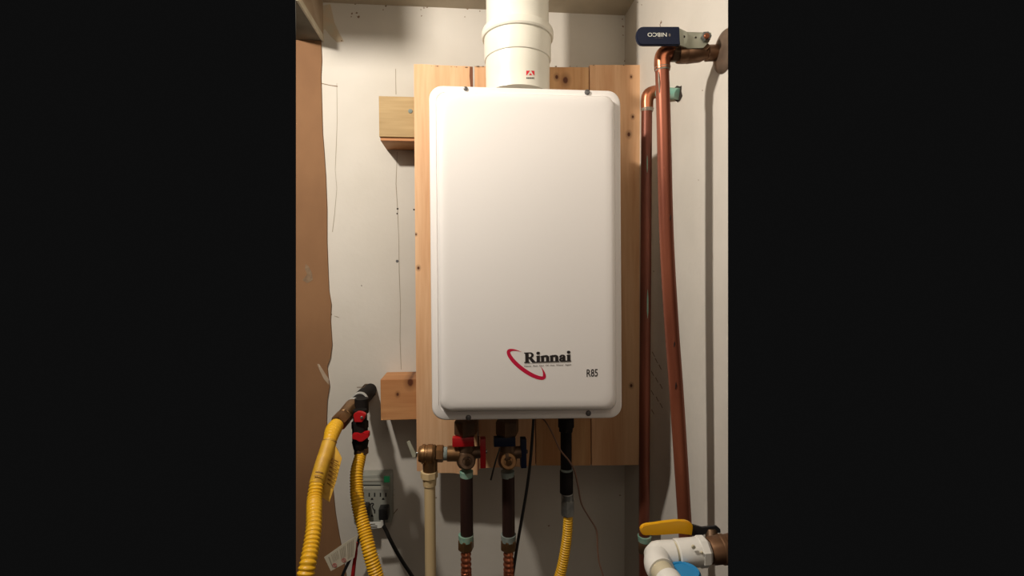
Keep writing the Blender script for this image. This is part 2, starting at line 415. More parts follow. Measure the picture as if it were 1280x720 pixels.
def blot(px, py, r, m=M['stain'], parent=wall_back, Y=WY):
    bm = bmesh.new(); n = 9
    flatpoly(bm, [P(px + math.cos(k * 6.283 / n) * r * random.uniform(.4, 1.2), py + math.sin(k * 6.283 / n) * r * random.uniform(.4, 1.2), Y - .0005) for k in range(n)])
    return ob('stain', bm, m, parent, smooth=0)
for x, y, r in ((440, 17, 1.7), (446, 16, 1.6), (448, 21, 1.8), (439, 21, 1), (482, 7.5, 1.5), (479, 12, .9), (527, 20, 1.2), (530, 10, 1.4), (534, 9, 1), (526, 12, .8), (444, 5, 1.3),
                (584, 11, 1.4), (600, 14, 1), (581, 21, .8), (427, 51, 1), (412.5, 385, 2.2), (414, 393, 1.4), (421, 396, .8), (779, 33, 1.6), (778, 24, 1.2), (779, 44, .9), (781, 76, 1.3),
                (775, 619, 1.5), (783, 627, 1.6), (686, 657, 1.2), (545, 622, 1), (489, 603, .9), (491, 609, .8), (490, 615, .8), (493, 612, .6), (492, 619, .7)): blot(x, y, r)
strip('scratch', [(418, 395), (424, 397)], .6, M['mark']); strip('scratch', [(490, 645), (497, 636)], 1.1, M['stain'])
bm = bmesh.new(); flatpoly(bm, [P(x, y, WY - .0004) for x, y in ((403, 7), (413, 5), (418, 28), (424, 41), (430, 52), (421, 53), (412, 44), (406, 36), (402.5, 40))]); ob('torn_tape', bm, mat('torn_tape', (.56, .44, .31), (.50, .46, .36), scale=40, rough=.85), wall_back, smooth=0)
# broken plaster round the gas pipe
bm = bmesh.new(); flatpoly(bm, [P(x, y, WY - .0006) for x, y in ((452, 484), (456, 480), (463, 481), (468, 487), (469, 493), (464, 500), (455, 496))]); ob('pipe_hole', bm, M['hole'], wall_back, smooth=0)
strip('crack', [(446, 484), (455, 484), (457, 480), (464, 480), (469, 487), (469.5, 494)], .7, M['stain'], Y=WY - .0009)
def rblot(px, py, r, m):
    bm = bmesh.new(); n = 9
    flatpoly(bm, [PX(px + math.cos(k * 6.283 / n) * r * random.uniform(.4, 1.2), py + math.sin(k * 6.283 / n) * r * random.uniform(.4, 1.2), WX - .0005) for k in range(n)])
    return ob('stain', bm, m, wall_right, smooth=0)
for x, y, r in ((826, 28, 1.3), (797, 3, 1), (802, 6, .8), (878, 113, .8), (873, 225, .7), (817, 339, .9)): rblot(x, y, r, M['stain'])
for i in range(10):
    x, y = 814 + (i % 3) * 5 + random.uniform(-1, 1), 440 + i * 8
    bm = bmesh.new(); flatpoly(bm, [PX(x, y, WX - .0005), PX(x + 1, y - .3, WX - .0005), PX(x + 4, y + 6, WX - .0005), PX(x + 3.2, y + 6, WX - .0005)]); ob('scratch', bm, M['stain'], wall_right, smooth=0)

# ================================================================== WOOD: blocks and backboard
BF = 1.120                                  # front of the planks
kn = lambda px, py, r, Y=BF: (P(px, py, Y).x, P(px, py, Y).z, r)
M['plank'] = wood('pine_plank', (.76, .49, .29), (.60, .32, .16), [kn(791, 146, .0030), kn(786, 168, .0042), kn(789, 96, .0025), kn(789, 482, .0035), kn(523, 335, .003), kn(520, 293, .002)])
M['block2'] = wood('fir_block_reddish', (.58, .30, .13), (.42, .18, .07), [kn(497, 493, .0035, 1.141), kn(513, 478, .008, 1.141)], axis='x', seed=8.3, gs=.8)
M['block'] = wood('fir_block', (.50, .36, .18), (.30, .20, .085), [], axis='x', seed=3.1)
bb = thing('wooden_backboard', 'backboard of four vertical pine planks behind the white heater', 'board', P(660, 585, BF))
M['plank2'] = wood('knotty_pine_plank', (.66, .40, .20), (.48, .24, .10), [kn(707, 100, .007), kn(696, 96, .004)], seed=2.2)
M['heartwood_gap'] = wood('knot_gap_wood', (.22, .085, .04), (.13, .045, .022), [], seed=5.0)
def plank(ptl, ptr, pbr, pbl, y0=BF, th=.019, jag=0, m='plank'):
    tl, tr_, br, bl = [P(*q, y0) for q in (ptl, ptr, pbr, pbl)]
    bm = bmesh.new(); top = []; bot = []
    n = 8 if jag else 1
    for i in range(n + 1):
        t = i / n; a = tl.lerp(tr_, t); c = bl.lerp(br, t)
        if jag and 0 < i < n: c.z += random.uniform(-jag, jag); a.z += random.uniform(-jag, jag) * .4
        top.append(a); bot.append(c)
    prism(bm, top + bot[::-1], (0, th, 0), bev=.0008)
    return ob('plank', bm, M[m], bb, smooth=0)
plank((517.3, 80), (590.2, 83), (597, 594), (521, 589), jag=.0014)
bm = bmesh.new(); prism(bm, [P(x, y, BF - .0004) for x, y in ((587.2, 83.3), (591, 83.4), (591.5, 125), (586.6, 125), (588, 108), (586.8, 95))], (0, .0003, 0)); ob('knot_gap_streak', bm, M['heartwood_gap'], bb, smooth=0)
bm = bmesh.new(); prism(bm, [P(x, y, BF - .0004) for x, y in ((597.2, 545), (599, 545), (598.8, 588), (597, 588))], (0, .0003, 0)); ob('knot_gap_streak', bm, M['heartwood_gap'], bb, smooth=0)  # dark strip painted in for the dark slot between two planks, no knot
for k_ in range(26):
    x_ = random.choice((random.uniform(518, 590), random.uniform(595, 606), random.uniform(690, 806), random.uniform(560, 606)))
    y_ = 81.5 + (x_ - 518) * (3 / 72 if x_ < 591 else 0) + (1.5 if 593 < x_ < 737 else 0); r_ = random.uniform(.5, 1.3)
    bm = bmesh.new(); flatpoly(bm, [P(x_ + math.cos(q) * r_, y_ + math.sin(q) * r_ * .7, BF - .0004) for q in (0, 1, 2, 3, 4, 5)]); ob('dirt_speck', bm, M['stain'], bb, smooth=0)
plank((593.2, 82.5), (667, 83.5), (669.3, 582), (599.2, 586), BF + .001, jag=.001)
plank((668, 83.5), (736, 84), (738.6, 582), (670.2, 582), BF + .001, m='plank2')
plank((737, 81), (807, 81), (798.5, 581.5), (739.8, 582), BF)
def block(name, label, x0, x1, y0, y1, m):
    a, b, c, d = P(x0, y1, 1.141), P(x1, y1, 1.141), P(x1, y0, 1.141), P(x0, y0, 1.141)
    z0, z1 = (a.z + b.z) / 2, (c.z + d.z) / 2
    t = thing(name, label, 'block', ((a.x + b.x) / 2, 1.19, z0))
    bm = bmesh.new(); box(bm, (a.x, 1.141, z0), (b.x, WY - .0005, z1), .0012); ob('timber', bm, m, t, smooth=0); return t
ub = block('wood_block', 'upper grey-brown timber block between wall and backboard, nail in its face', 474, 700, 123, 173, M['block'])
p = P(513, 139, 1.141); bm = bmesh.new(); cyl(bm, p + Vector((0, .002, 0)), p - Vector((0, .0015, 0)), rad(5.5, p), seg=12, bev=.0005); ob('nail', bm, M['greyp'], ub)
bm = bmesh.new(); a, b = P(475.5, 175.6, 1.146), P(560, 171, 1.146); box(bm, (a.x, 1.146, a.z), (b.x, WY - .0008, b.z), .0008); ob('lower_strip', bm, M['block2'], ub, smooth=0)
lb = block('wood_block', 'lower reddish timber block with a knot, between wall and backboard', 476, 700, 472, 522, M['block2'])

# ================================================================== WATER HEATER
HF = .855
c4 = [P(536, 106, .872), P(776, 113, .872), P(778, 523, .872), P(540, 526, .872)]   # tl tr br bl
HW = (c4[1] - c4[0]).length; HH = (c4[3] - c4[0]).length
def Q(u, v, y):                              # metres from the top left corner of the cover
    u, v = u / HW, v / HH
    p = c4[0].lerp(c4[1], u).lerp(c4[3].lerp(c4[2], u), v); p.y = y; return p
def rloop(inset, y, r, n=8, drop=0):
    out = []; HHb = HH - drop
    for cx, cy, a0 in ((HW - inset - r, inset + r, -90), (HW - inset - r, HHb - inset - r, 0), (inset + r, HHb - inset - r, 90), (inset + r, inset + r, 180)):
        for k in range(n + 1):
            a = math.radians(a0 + 90 * k / n); out.append(Q(cx + r * math.cos(a), cy + r * math.sin(a), y))
    return out
def loft(bm, loops):
    L = [[bm.verts.new(p) for p in l] for l in loops]
    for a, b in zip(L, L[1:]):
        n = len(a)
        for i in range(n): bm.faces.new((a[i], a[(i + 1) % n], b[(i + 1) % n], b[i]))
    bm.faces.new(L[0][::-1]); bm.faces.new(L[-1]); return bm
heater = thing('water_heater', 'large white wall-hung tankless water heater with red and black logo', 'water heater', Q(HW / 2, HH, 1.0))
bm = loft(bmesh.new(), [rloop(.012, 1.1185, .012), rloop(.012, .893, .012)]); ob('cabinet', bm, M['cabinet'], heater)
bm = loft(bmesh.new(), [rloop(0, .8925, .024), rloop(0, .876, .024), rloop(.0010, .8735, .023), rloop(.003, .872, .022), rloop(.0115, .872, .017, drop=.0045), rloop(.0122, .8735, .017, drop=.0045),
                        rloop(.0135, .8735, .018, drop=.0045), rloop(.0142, .867, .018, drop=.0045), rloop(.0158, .8605, .019, drop=.0045), rloop(.0195, .857, .020, drop=.0045), rloop(.026, .8552, .020, drop=.0045), rloop(.036, HF, .020, drop=.0045)])
ob('front_cover', bm, M['enamel'], heater, smooth=40)
for x, y in ((582, 111), (734, 115.5), (585.5, 522), (735.5, 516.5)):
    p = P(x, y, .872); bm = bmesh.new(); r = rad(7 if (x, y) != (582, 111) else 5.5, p)
    lathe(bm, p + Vector((0, .001, 0)), p - Vector((0, .0035, 0)), [(0, r), (.5, r), (.85, r * .8), (1, r * .45), (.8, r * .4), (.8, .0001)], 14)
    ob('screw', bm, M['screw'], heater)
# logo on the cover
FY = HF - .0004
def decal(px, py): return P(px, py, FY)
# swoosh: a slanting crescent ring (coordinates are 12.8 x photo pixels from 625,430)
def cz(x, y): return decal(625 + x / 12.8, 430 + y / 12.8)
cx_, cy_ = 421, 325; ang = math.radians(36.5); A, B = 378, 130
bm = bmesh.new(); prev = None; N_ = 90
for i in range(N_ + 1):
    t = math.radians(-118 + (-302) * i / N_)      # from the upper end, over the left, under, to the right
    s = i / N_
    def E(a, b): 
        x, y = a * math.cos(t), b * math.sin(t); return cx_ + x * math.cos(ang) - y * math.sin(ang), cy_ + x * math.sin(ang) + y * math.cos(ang)
    wd = min(1, s / .14, (1 - s) / .12); wd = max(0.02, wd) * (54 + 10 * math.cos((s - .5) * 2 * math.pi))
    ox, oy = E(A, B)
    nx, ny = math.cos(t) / A, math.sin(t) / B; l = math.hypot(nx, ny); nx, ny = nx / l, ny / l
    ix, iy = ox - (nx * math.cos(ang) - ny * math.sin(ang)) * wd, oy - (nx * math.sin(ang) + ny * math.cos(ang)) * wd
    cur = (bm.verts.new(cz(ox, oy)), bm.verts.new(cz(ix, iy)))
    if prev: bm.faces.new((prev[0], cur[0], cur[1], prev[1]))
    prev = cur
ob('logo_ring', bm, M['swoosh'], heater, smooth=0)
# heavy slab-serif lettering, built stroke by stroke; unit = cap height
def R_(x0, y0, x1, y1): return [(x0, y0), (x1, y0), (x1, y1), (x0, y1)]
def disc(cx, cy, r, n=14): return [(cx + r * math.cos(6.2832 * k / n), cy + r * math.sin(6.2832 * k / n)) for k in range(n)]
def arch(cx, cy, ro, ri, a0, a1, sx=1, n=8):
    out = []
    for k in range(n):
        t0, t1 = [math.radians(a0 + (a1 - a0) * q / n) for q in (k, k + 1)]
        out.append([(cx + ro * math.cos(t0) * sx, cy + ro * math.sin(t0)), (cx + ro * math.cos(t1) * sx, cy + ro * math.sin(t1)),
                    (cx + ri * math.cos(t1) * sx * .8, cy + ri * math.sin(t1)), (cx + ri * math.cos(t0) * sx * .8, cy + ri * math.sin(t0))])
    return out
def L_i(x): return [R_(x, 0, x + .40, .09), R_(x + .08, 0, x + .33, .66), [(x, .58), (x + .33, .68), (x + .33, .60), (x + .10, .52)], disc(x + .2, .90, .14)]
def L_n(x): return [R_(x, 0, x + .40, .09), R_(x + .07, 0, x + .30, .64), [(x, .58), (x + .30, .68), (x + .30, .58), (x, .52)], R_(x + .46, 0, x + .86, .09),
                    R_(x + .54, 0, x + .78, .46)] + arch(x + .50, .42, .27, .10, 0, 150, 1.05)
def L_a(x): return [R_(x + .32, .05, x + .55, .48), [(x + .35, 0), (x + .66, 0), (x + .68, .10), (x + .35, .12)]] + arch(x + .31, .45, .24, .12, 0, 165, 1.05) + arch(x + .24, .20, .21, .07, 60, 330, 1.05) + [disc(x + .12, .49, .085)]
def L_R(x): return [R_(x, 0, x + .46, .10), R_(x, .90, x + .60, 1), R_(x + .10, 0, x + .36, 1), [(x + .36, .52), (x + .62, .52), (x + 1.02, .06), (x + 1.10, 0), (x + .74, 0)],
                    R_(x + .3, .46, x + .55, .55)] + arch(x + .52, .73, .27, .16, -90, 90, 1.15)
O_ = Vector(cz(393, 304)); rv = (cz(1135, 279) - O_); UN = (cz(393, 304) - cz(393, 136)).length; un = rv.length / 4.36; rv.normalize(); uv = Vector((-rv.z, 0, rv.x))
def letters(polys, y=0):
    bm = bmesh.new()
    for q, pl in enumerate(polys):
        for e in (-.03, .03): flatpoly(bm, [O_ + rv * ((a + e) * un) + uv * (b * UN) - Vector((0, .0002 + (q * 2 + (e > 0)) * 1e-6, 0)) for a, b in pl])
    return bm
pol = L_R(0) + L_i(1.08) + L_n(1.50) + L_n(2.36) + L_a(3.25) + L_i(3.95)
ob('logo_lettering', letters(pol), M['print'], heater, smooth=0)
bm = bmesh.new(); q = -.075
flatpoly(bm, [O_ + rv * (a * un) + uv * (b * UN) - Vector((0, .0002, 0)) for a, b in R_(0, -.085, 4.36, -.065)]); ob('logo_underline', bm, M['printgrey'], heater, smooth=0)
bm = text_bm('Never  Run  Out  Of  Hot  Water  Again', O_ + uv * (-.37 * UN) - Vector((0, .0002, 0)) - rv * .02 * un, rv, uv, UN * .15, un * 4.40, bold=.012)
ob('tagline_lettering', bm, M['printgrey'], heater, smooth=0)
o5 = decal(733.3, 471); r5 = decal(747.3, 470.4) - o5
bm = text_bm('R85', o5, r5, (0, 0, 1), (decal(733, 461.3) - decal(733, 471)).length, r5.length, bold=.012)
ob('model_lettering', bm, M['print'], heater, smooth=0)

# ================================================================== VENT PIPE
VY = .975
vt = thing('vent_pipe', 'thick white plastic vent pipe rising from the heater top', 'pipe', P(647, 118, VY))
def VP(py, x=647.0): p = P(x, py, VY); return p
ax = VP(60)
def zr(py, wpx): p = P(647, py, VY); return Vector((ax.x, VY, p.z)), rad(wpx, p)
def vseg(name, rows, m):
    bm = bmesh.new(); rs = []
    pr = [zr(py, wd) for py, wd in rows]
    rings(bm, [p for p, r in pr], [r for p, r in pr], 56); return ob(name, bm, m, vt, smooth=25)
vseg('lower_pipe', [(121, 79.5), (97, 79.5), (96.5, 79.8), (68, 79.8)], M['pvc'])
vseg('socket', [(78, 80.5), (77.5, 82.3), (76.5, 83), (50, 83.5), (48, 83.5)], M['pvc'])
vseg('coupling_ring', [(51.5, 84), (51, 87.5), (49, 89.5), (43, 89.5), (41, 88), (39.5, 80)], M['pvc'])
p0, r0 = zr(45, 78); bm = bmesh.new(); rings(bm, [p0, Vector((p0.x, VY, CEIL - .001))], [r0, r0], 56); ob('upper_pipe', bm, M['pvc'], vt, smooth=25)
# little red emblem wrapped on the pipe
def onpipe(px, py, off=.0004):
    z = None; r = zr(97, 79.5)[1] + off
    d = ray(px, py); a = d.x ** 2 + d.y ** 2; bq = -2 * (d.x * ax.x + d.y * VY); cq = ax.x ** 2 + VY ** 2 - r * r
    s = (-bq - math.sqrt(bq * bq - 4 * a * cq)) / (2 * a); return CAM + d * s
bm = bmesh.new()
for poly in ([(657.8, 88.3), (662.6, 88.3), (658.6, 94), (657.8, 94)], [(663.8, 88.3), (668, 88.5), (668, 94), (667.2, 94)], [(663.2, 91.2), (665.2, 94), (661, 94)]):
    flatpoly(bm, [onpipe(*q) for q in poly])
ob('emblem', bm, M['emblem'], vt, smooth=0)
bm = bmesh.new()
for k in range(6): flatpoly(bm, [onpipe(*q) for q in ((658 + k * 1.7, 96.6), (659.1 + k * 1.7, 96.6), (659.1 + k * 1.7, 98.4), (658 + k * 1.7, 98.4))])
ob('emblem_lettering', bm, M['print'], vt, smooth=0)

# ================================================================== RIGHT: COPPER PIPES AND TOP VALVE
FP = .75
cf = thing('copper_pipe', 'front copper pipe slanting down from the navy-handled valve', 'pipe', (P(856, 672, FP).x, FP, 0))
bm = bmesh.new(); rr = rad(17, P(830, 120, FP))
tubepx(bm, [(827.5, 84, FP, 17), (829.5, 150, FP, 17.3), (833, 290, FP, 17.5), (839, 400, FP, 17.5), (845.5, 490, FP, 17.3), (851, 575, FP, 17), (857, 672, FP, 16.5)], seg=24, step=.02,
       extra=[((P(862, 760, FP)), rr), (Vector((P(864, 790, FP).x, FP, .02)), rr)])
ob('pipe', bm, M['copper'], cf)
bm = bmesh.new()
tubepx(bm, [(828, 87, FP, 19.5), (827.6, 76, FP, 19.5), (829.5, 69, FP, 20), (836, 64.5, FP, 19.5), (840.5, 64.5, FP, 19)], seg=24, step=.002); ob('elbow', bm, M['copper_fit'], cf)
bm = bmesh.new(); a = P(828, 84.5, FP); b = P(828.2, 89, FP); cyl(bm, a, b, rad(20, a), rad(18, a), 24); ob('solder_joint', bm, M['solder'], cf)
bm = bmesh.new()   # solder run on the pipe
for k in range(6): pass
a, b = P(823.2, 90, FP - .0075), P(824.5, 116, FP - .0075); rings(bm, [a, a.lerp(b, .5), b], [.0009, .0018, .0006], 8); ob('solder_run', bm, M['solder'], cf)
for (x, y) in ((843, 430), (845, 482), (838, 272)):
    p = P(x, y, FP - .0105); bm = bmesh.new(); rings(bm, [p + Vector((0, 0, .006)), p, p - Vector((.001, 0, .006))], [.0003, .0016, .0003], 8); ob('burn_mark', bm, M['darkpipe'], cf)

BP = .975
cb = thing('copper_pipe', 'rear tarnished copper pipe with green patina, elbowed into the right wall', 'pipe', (P(805, 672, BP).x, BP, 0))
bm = bmesh.new(); rb = rad(13, P(806, 400, BP))
tubepx(bm, [(808.5, 132, BP, 13.3), (808, 200, BP, 13.3), (807.5, 290, BP, 13.3), (806, 490, BP, 13.3), (805.3, 640, BP, 13.3), (805.3, 672, BP, 13.3)], seg=24, step=.03,
       extra=[(P(805.3, 760, BP), rb), (Vector((P(805.3, 760, BP).x, BP, .02)), rb)]); ob('pipe', bm, M['copper_dk'], cb)
bm = bmesh.new(); tubepx(bm, [(809, 138, BP, 15), (809, 126, BP, 15.2), (811, 118.5, BP, 16), (818, 115, BP, 15.5), (823, 115.5, BP, 15)], seg=24, step=.002); ob('elbow', bm, M['copper_fit'], cb)
bm = bmesh.new(); a = P(809, 136, BP); b = P(809, 140, BP); cyl(bm, a, b, rad(16, a), rad(14, a), 24); ob('solder_joint', bm, M['solder'], cb)
bm = bmesh.new(); a = P(821, 115.5, BP); b = PX(849, 117.5, WX - .001); cyl(bm, a, b, rad(13, a), seg=20); ob('wall_stub', bm, M['patina'], cb)
for (x, y, l, wq) in ((809, 205, .035, 2.6), (809.5, 380, .06, 4)):
    p = P(x, y, BP - rb); bm = bmesh.new(); r = rad(wq, p)
    rings(bm, [p + Vector((0, 0, l / 2)), p + Vector((0, 0, l / 5)), p - Vector((0, 0, l / 4)), p - Vector((0, 0, l / 2))], [.0003, r * .5, r * .5, .0003], 8); ob('patina_run', bm, M['patina'], cb)
bm = bmesh.new(); a = P(805.5, 669, BP); b = P(805.5, 677, BP); cyl(bm, a, b, rad(17, a), rad(15, a), 22, bev=.001); ob('patina_ring', bm, M['patina'], cb)
bm = bmesh.new(); a = P(805.5, 677, BP); b = P(805.5, 690, BP); hexnut(bm, a, b, rad(17, a)); ob('nut', bm, M['brass_dk'], cb)
bm = bmesh.new(); flatpoly(bm, [PX(x, y, WX - .0006) for x, y in ((841, 112), (846, 107), (850, 108), (852, 107), (851.5, 114), (853, 120), (850, 126), (847, 128), (842, 124))]); ob('pipe_hole', bm, M['hole'], wall_right, smooth=0)

# escutcheon + top valve
vz = P(870, 65, FP).z
es = bmesh.new(); c = Vector((WX, PX(906.5, 64, WX).y, PX(906.5, 64, WX).z)); er = .5 * 52 * dep(c) / FPX
lathe(es, c, c - Vector((.009, 0, 0)), [(0, er), (.15, er), (.45, er * .94), (.8, er * .72), (1, er * .5), (1, er * .3)], 40)
clip(es); tag(ob('wall_flange', es, M['flange'], loc=c), 'round brown pipe flange on the right wall at the top valve', 'flange')
tv = thing('ball_valve', 'bronze ball valve near the ceiling with a navy-gripped lever', 'valve', P(868, 75, FP))
def H(px, py, Y=FP): return P(px, py, Y)
bm = bmesh.new(); hexnut(bm, H(838.5, 67), H(849, 67), rad(21, H(845, 67))); ob('end_nut', bm, M['brass_dk'], tv, smooth=20)
bm = bmesh.new(); y_ = 68
lathe(bm, H(847, y_), H(897, 66), [(0, .012), (0, .0135), (.05, .0142), (.18, .0146), (.22, .0142), (.24, .0148), (.55, .0135), (.66, .0105), (.70, .0105), (.72, .0125), (.95, .0125), (1, .011)], 28)
ob('body', bm, M['bronze'], tv)
bm = bmesh.new(); hexnut(bm, H(896, 66), H(904, 66), rad(18, H(900, 66))); cyl(bm, H(904, 66), H(916, 66), rad(13, H(900, 66))); clip(bm); ob('nipple', bm, M['brass_dk'], tv, smooth=20)
LY = FP - .024
def plate(name, outline, Y, th, m, par, bev=.0006):
    bm = bmesh.new(); prism(bm, [P(x, y, Y) for x, y in outline], (0, th, 0), bev=bev); return ob(name, bm, m, par, smooth=30)
bm = bmesh.new()       # bent lever plate: the first run steps back towards the valve
o_ = [(846, 34.5, LY), (850, 35.5, LY), (858.5, 40, LY + .008), (889, 40.5, LY + .008), (889.5, 44, LY + .008), (886, 46, LY + .008), (887, 52, LY + .008), (879, 60, LY + .008), (861, 60.5, LY + .008), (851, 56.5, LY), (846, 55.5, LY)]
fr = [P(*q) for q in o_]; prism(bm, fr, (0, .0028, 0), bev=.0004); lev = ob('lever', bm, M['lever'], tv, smooth=20)
for x, y, s in ((855, 46, 3), (869.5, 47, 2.6)):
    p = P(x, y, LY + .004 if x < 860 else LY + .008); bm = bmesh.new(); cyl(bm, p + Vector((0, .001, 0)), p - Vector((0, .0006, 0)), rad(s, p), seg=12); ob('lever_hole', bm, M['hole'], lev)
bm = bmesh.new(); p = P(881.5, 47.5, LY + .008); hexnut(bm, p, p - Vector((0, .006, -.001)), rad(13, p), .1); ob('lever_nut', bm, M['steel'], lev, smooth=20)
bm = bmesh.new(); p = P(882.5, 46, LY + .002); cyl(bm, p, p - Vector((0, .004, -.0005)), rad(7, p), seg=14, bev=.0006); ob('stem', bm, M['copper_fit'], lev)
bm = bmesh.new(); p = P(881, 62, FP - .012); cyl(bm, P(881, 58, LY + .012), P(880, 66, FP), rad(11, p), seg=18); ob('stem_housing', bm, M['bronze'], tv)
out = [(849.5, 33.5), (848.8, 33)] + [(803, 33), (799.5, 34.5), (797, 37.5), (795.6, 42), (795.6, 47), (797, 51.5), (799.5, 55), (803, 56.2)] + [(850.5, 56.2)]
gr = plate('grip', out, LY - .002, .006, M['navy'], tv, .0012)
# NIBCO reads upside down from here
oo = P(838.5, 40.3, LY - .0024); rr_ = P(808.5, 40.3, LY - .0024) - oo
bm = text_bm('NIBCO', P(833.5, 41.0, LY - .0024), rr_, (0, 0, -1), (P(833, 41, LY) - P(833, 46, LY)).length, (P(833.5, 42, LY) - P(809.5, 42, LY)).length, bold=.012); ob('grip_lettering', bm, M['white'], gr, smooth=0)
bm = bmesh.new(); p = P(837, 43.8, LY - .0024); flatpoly(bm, [p + Vector((math.cos(t * .698) * .0018, 0, math.sin(t * .698) * .0024)) for t in range(9)]); ob('grip_mark', bm, M['printgrey'], gr, smooth=0)
bm = text_bm('T-585-70', P(829, 46.9, LY - .0024), rr_, (0, 0, -1), .0012, .0125); ob('grip_small_lettering', bm, M['printgrey'], gr, smooth=0)
bm = bmesh.new(); tubepx(bm, [(825.5, 33.5, LY + .001, .9), (825, 30.5, LY, .8), (827, 28, LY, .7), (826.3, 25.5, LY, .5)], seg=6, step=.001); tag(ob('string_scrap', bm, M['brownwire']), 'tiny curled thread sticking up behind the navy lever grip', 'thread')

# ================================================================== BOTTOM RIGHT: YELLOW LEVER VALVE, PVC
VB = .62
def Hb(px, py, Y=VB): return P(px, py, Y)
yv = thing('ball_valve', 'brown bronze ball valve with a yellow lever grip at lower right', 'valve', Hb(895, 705))
bm = bmesh.new(); lathe(bm, Hb(886, 688.6), Hb(925, 684), [(0, rad(30, Hb(880, 689))), (.1, rad(33, Hb(890, 689))), (.35, rad(33, Hb(890, 689))), (.38, rad(35.5, Hb(890, 689))), (.5, rad(35.5, Hb(890, 689))), (.53, rad(33, Hb(890, 689))), (1, rad(36, Hb(890, 689)))], 28); clip(bm); ob('body', bm, M['bronze'], yv)
bm = bmesh.new(); a = Hb(890, 683, VB + .03); cyl(bm, a, P(889, 663, VB + .042), rad(15, a), seg=18, bev=.001); ob('stem_housing', bm, M['brass_dk'], yv)
bm = bmesh.new(); a = P(889, 666, VB + .042); hexnut(bm, a, P(889, 660, VB + .042), rad(13, a)); ob('stem_nut', bm, M['brass_dk'], yv, smooth=20)
bm = bmesh.new(); o_ = [(864, 655.5), (869, 657), (878, 660.5), (896, 657.5), (901, 662), (901, 667), (897, 665.5), (882, 666.5), (876, 671), (864, 670)]
prism(bm, [P(x, y, VB + .038) for x, y in o_], (0, .004, 0), bev=.0007); ob('lever', bm, M['darksteel'], yv, smooth=20)
bm = bmesh.new(); gp = [(800.6, 663), (801.2, 660), (804, 657.2), (808, 655.8), (830, 653.2), (846, 651.4), (857, 651.2), (862, 652.8), (866, 656), (866.6, 660), (865.2, 670), (857, 666.8), (850, 667), (820, 669), (806, 669.8), (802.5, 668)]
prism(bm, [P(x, y, VB + .036) for x, y in gp], (0, .006, 0), bev=.0011); ob('grip', bm, M['yellowgrip'], yv, smooth=50)

pv = thing('pvc_elbow', 'white PVC elbow and coupling joined to the lower right valve', 'pipe fitting', Hb(838, 712))
ru = rad(34, Hb(860, 689))
bm = bmesh.new(); cyl(bm, Hb(845, 692), Hb(875, 689.5), ru, seg=32, bev=.0012); ob('coupling', bm, M['pvc2'], pv)
bm = bmesh.new(); rings(bm, [Hb(871, 689.8), Hb(873, 689.7), Hb(881, 689), Hb(884.5, 688.8)], [ru * .9, ru * 1.10, ru * 1.08, ru * .86], 8, phase=.5); ob('hex_collar', bm, M['pvc2'], pv, smooth=15)
bm = bmesh.new(); cyl(bm, Hb(836, 692.5), Hb(848, 691.5), rad(27, Hb(842, 692)), seg=28); ob('short_pipe', bm, M['cream'], pv)
e1 = Hb(842, 692.3); e2 = Hb(823, 693.5); re = rad(32, e1)
cen = Hb(814.5, 695)
e3 = cen + Vector((0, -.030, 0)); e4 = cen + Vector((0, -.047, 0))
sp = spline([(e1, re), (e2, re), (cen + Vector((.006, -.006, 0)), re * 1.0), (e3 + Vector((0, .008, 0)), re), (e4 + Vector((0, .012, 0)), re)], .003)
bm = bmesh.new(); rings(bm, [q[0] for q in sp], [q[1] for q in sp], 32); ob('elbow', bm, M['pvc2'], pv)
bm = bmesh.new(); cyl(bm, e4 + Vector((0, .018, 0)), e4 + Vector((.0, -.035, 0)), re * .84, seg=28); ob('inner_pipe', bm, M['cream'], pv)
bm = bmesh.new(); cyl(bm, e4 + Vector((0, -.006, 0)), e4 + Vector((.0, -.05, 0)), re * .99, seg=28, bev=.001); ob('lower_coupling', bm, M['pvc2'], pv)
for x, y, s in ((867, 684, 5), (877.5, 691, 3)):
    p = P(x, y, VB - ru * .98); bm = bmesh.new(); cyl(bm, p + Vector((0, .002, 0)), p - Vector((0, .0008, 0)), rad(s, p), seg=12, bev=.0003); ob('moulded_mark', bm, M['cream'], pv)
bc = thing('pipe_cap', 'bright blue round cap at the bottom right below the PVC coupling', 'cap', P(856, 745, .60))
bm = bmesh.new(); a = P(855, 716, .585); rc = rad(41, a); top = a + Vector((0, 0, .004)); lathe(bm, top - Vector((0, 0, .035)), top, [(0, rc), (.8, rc), (.92, rc * .97), (1, rc * .88), (1, rc * .75), (.97, rc * .72), (.97, .001)], 36); ob('cap', bm, M['bluecap'], bc)
bm = bmesh.new(); cyl(bm, top - Vector((0, 0, .03)), Vector((top.x, top.y, .02)), rc * .8, seg=28); ob('pipe', bm, M['pvc2'], bc)

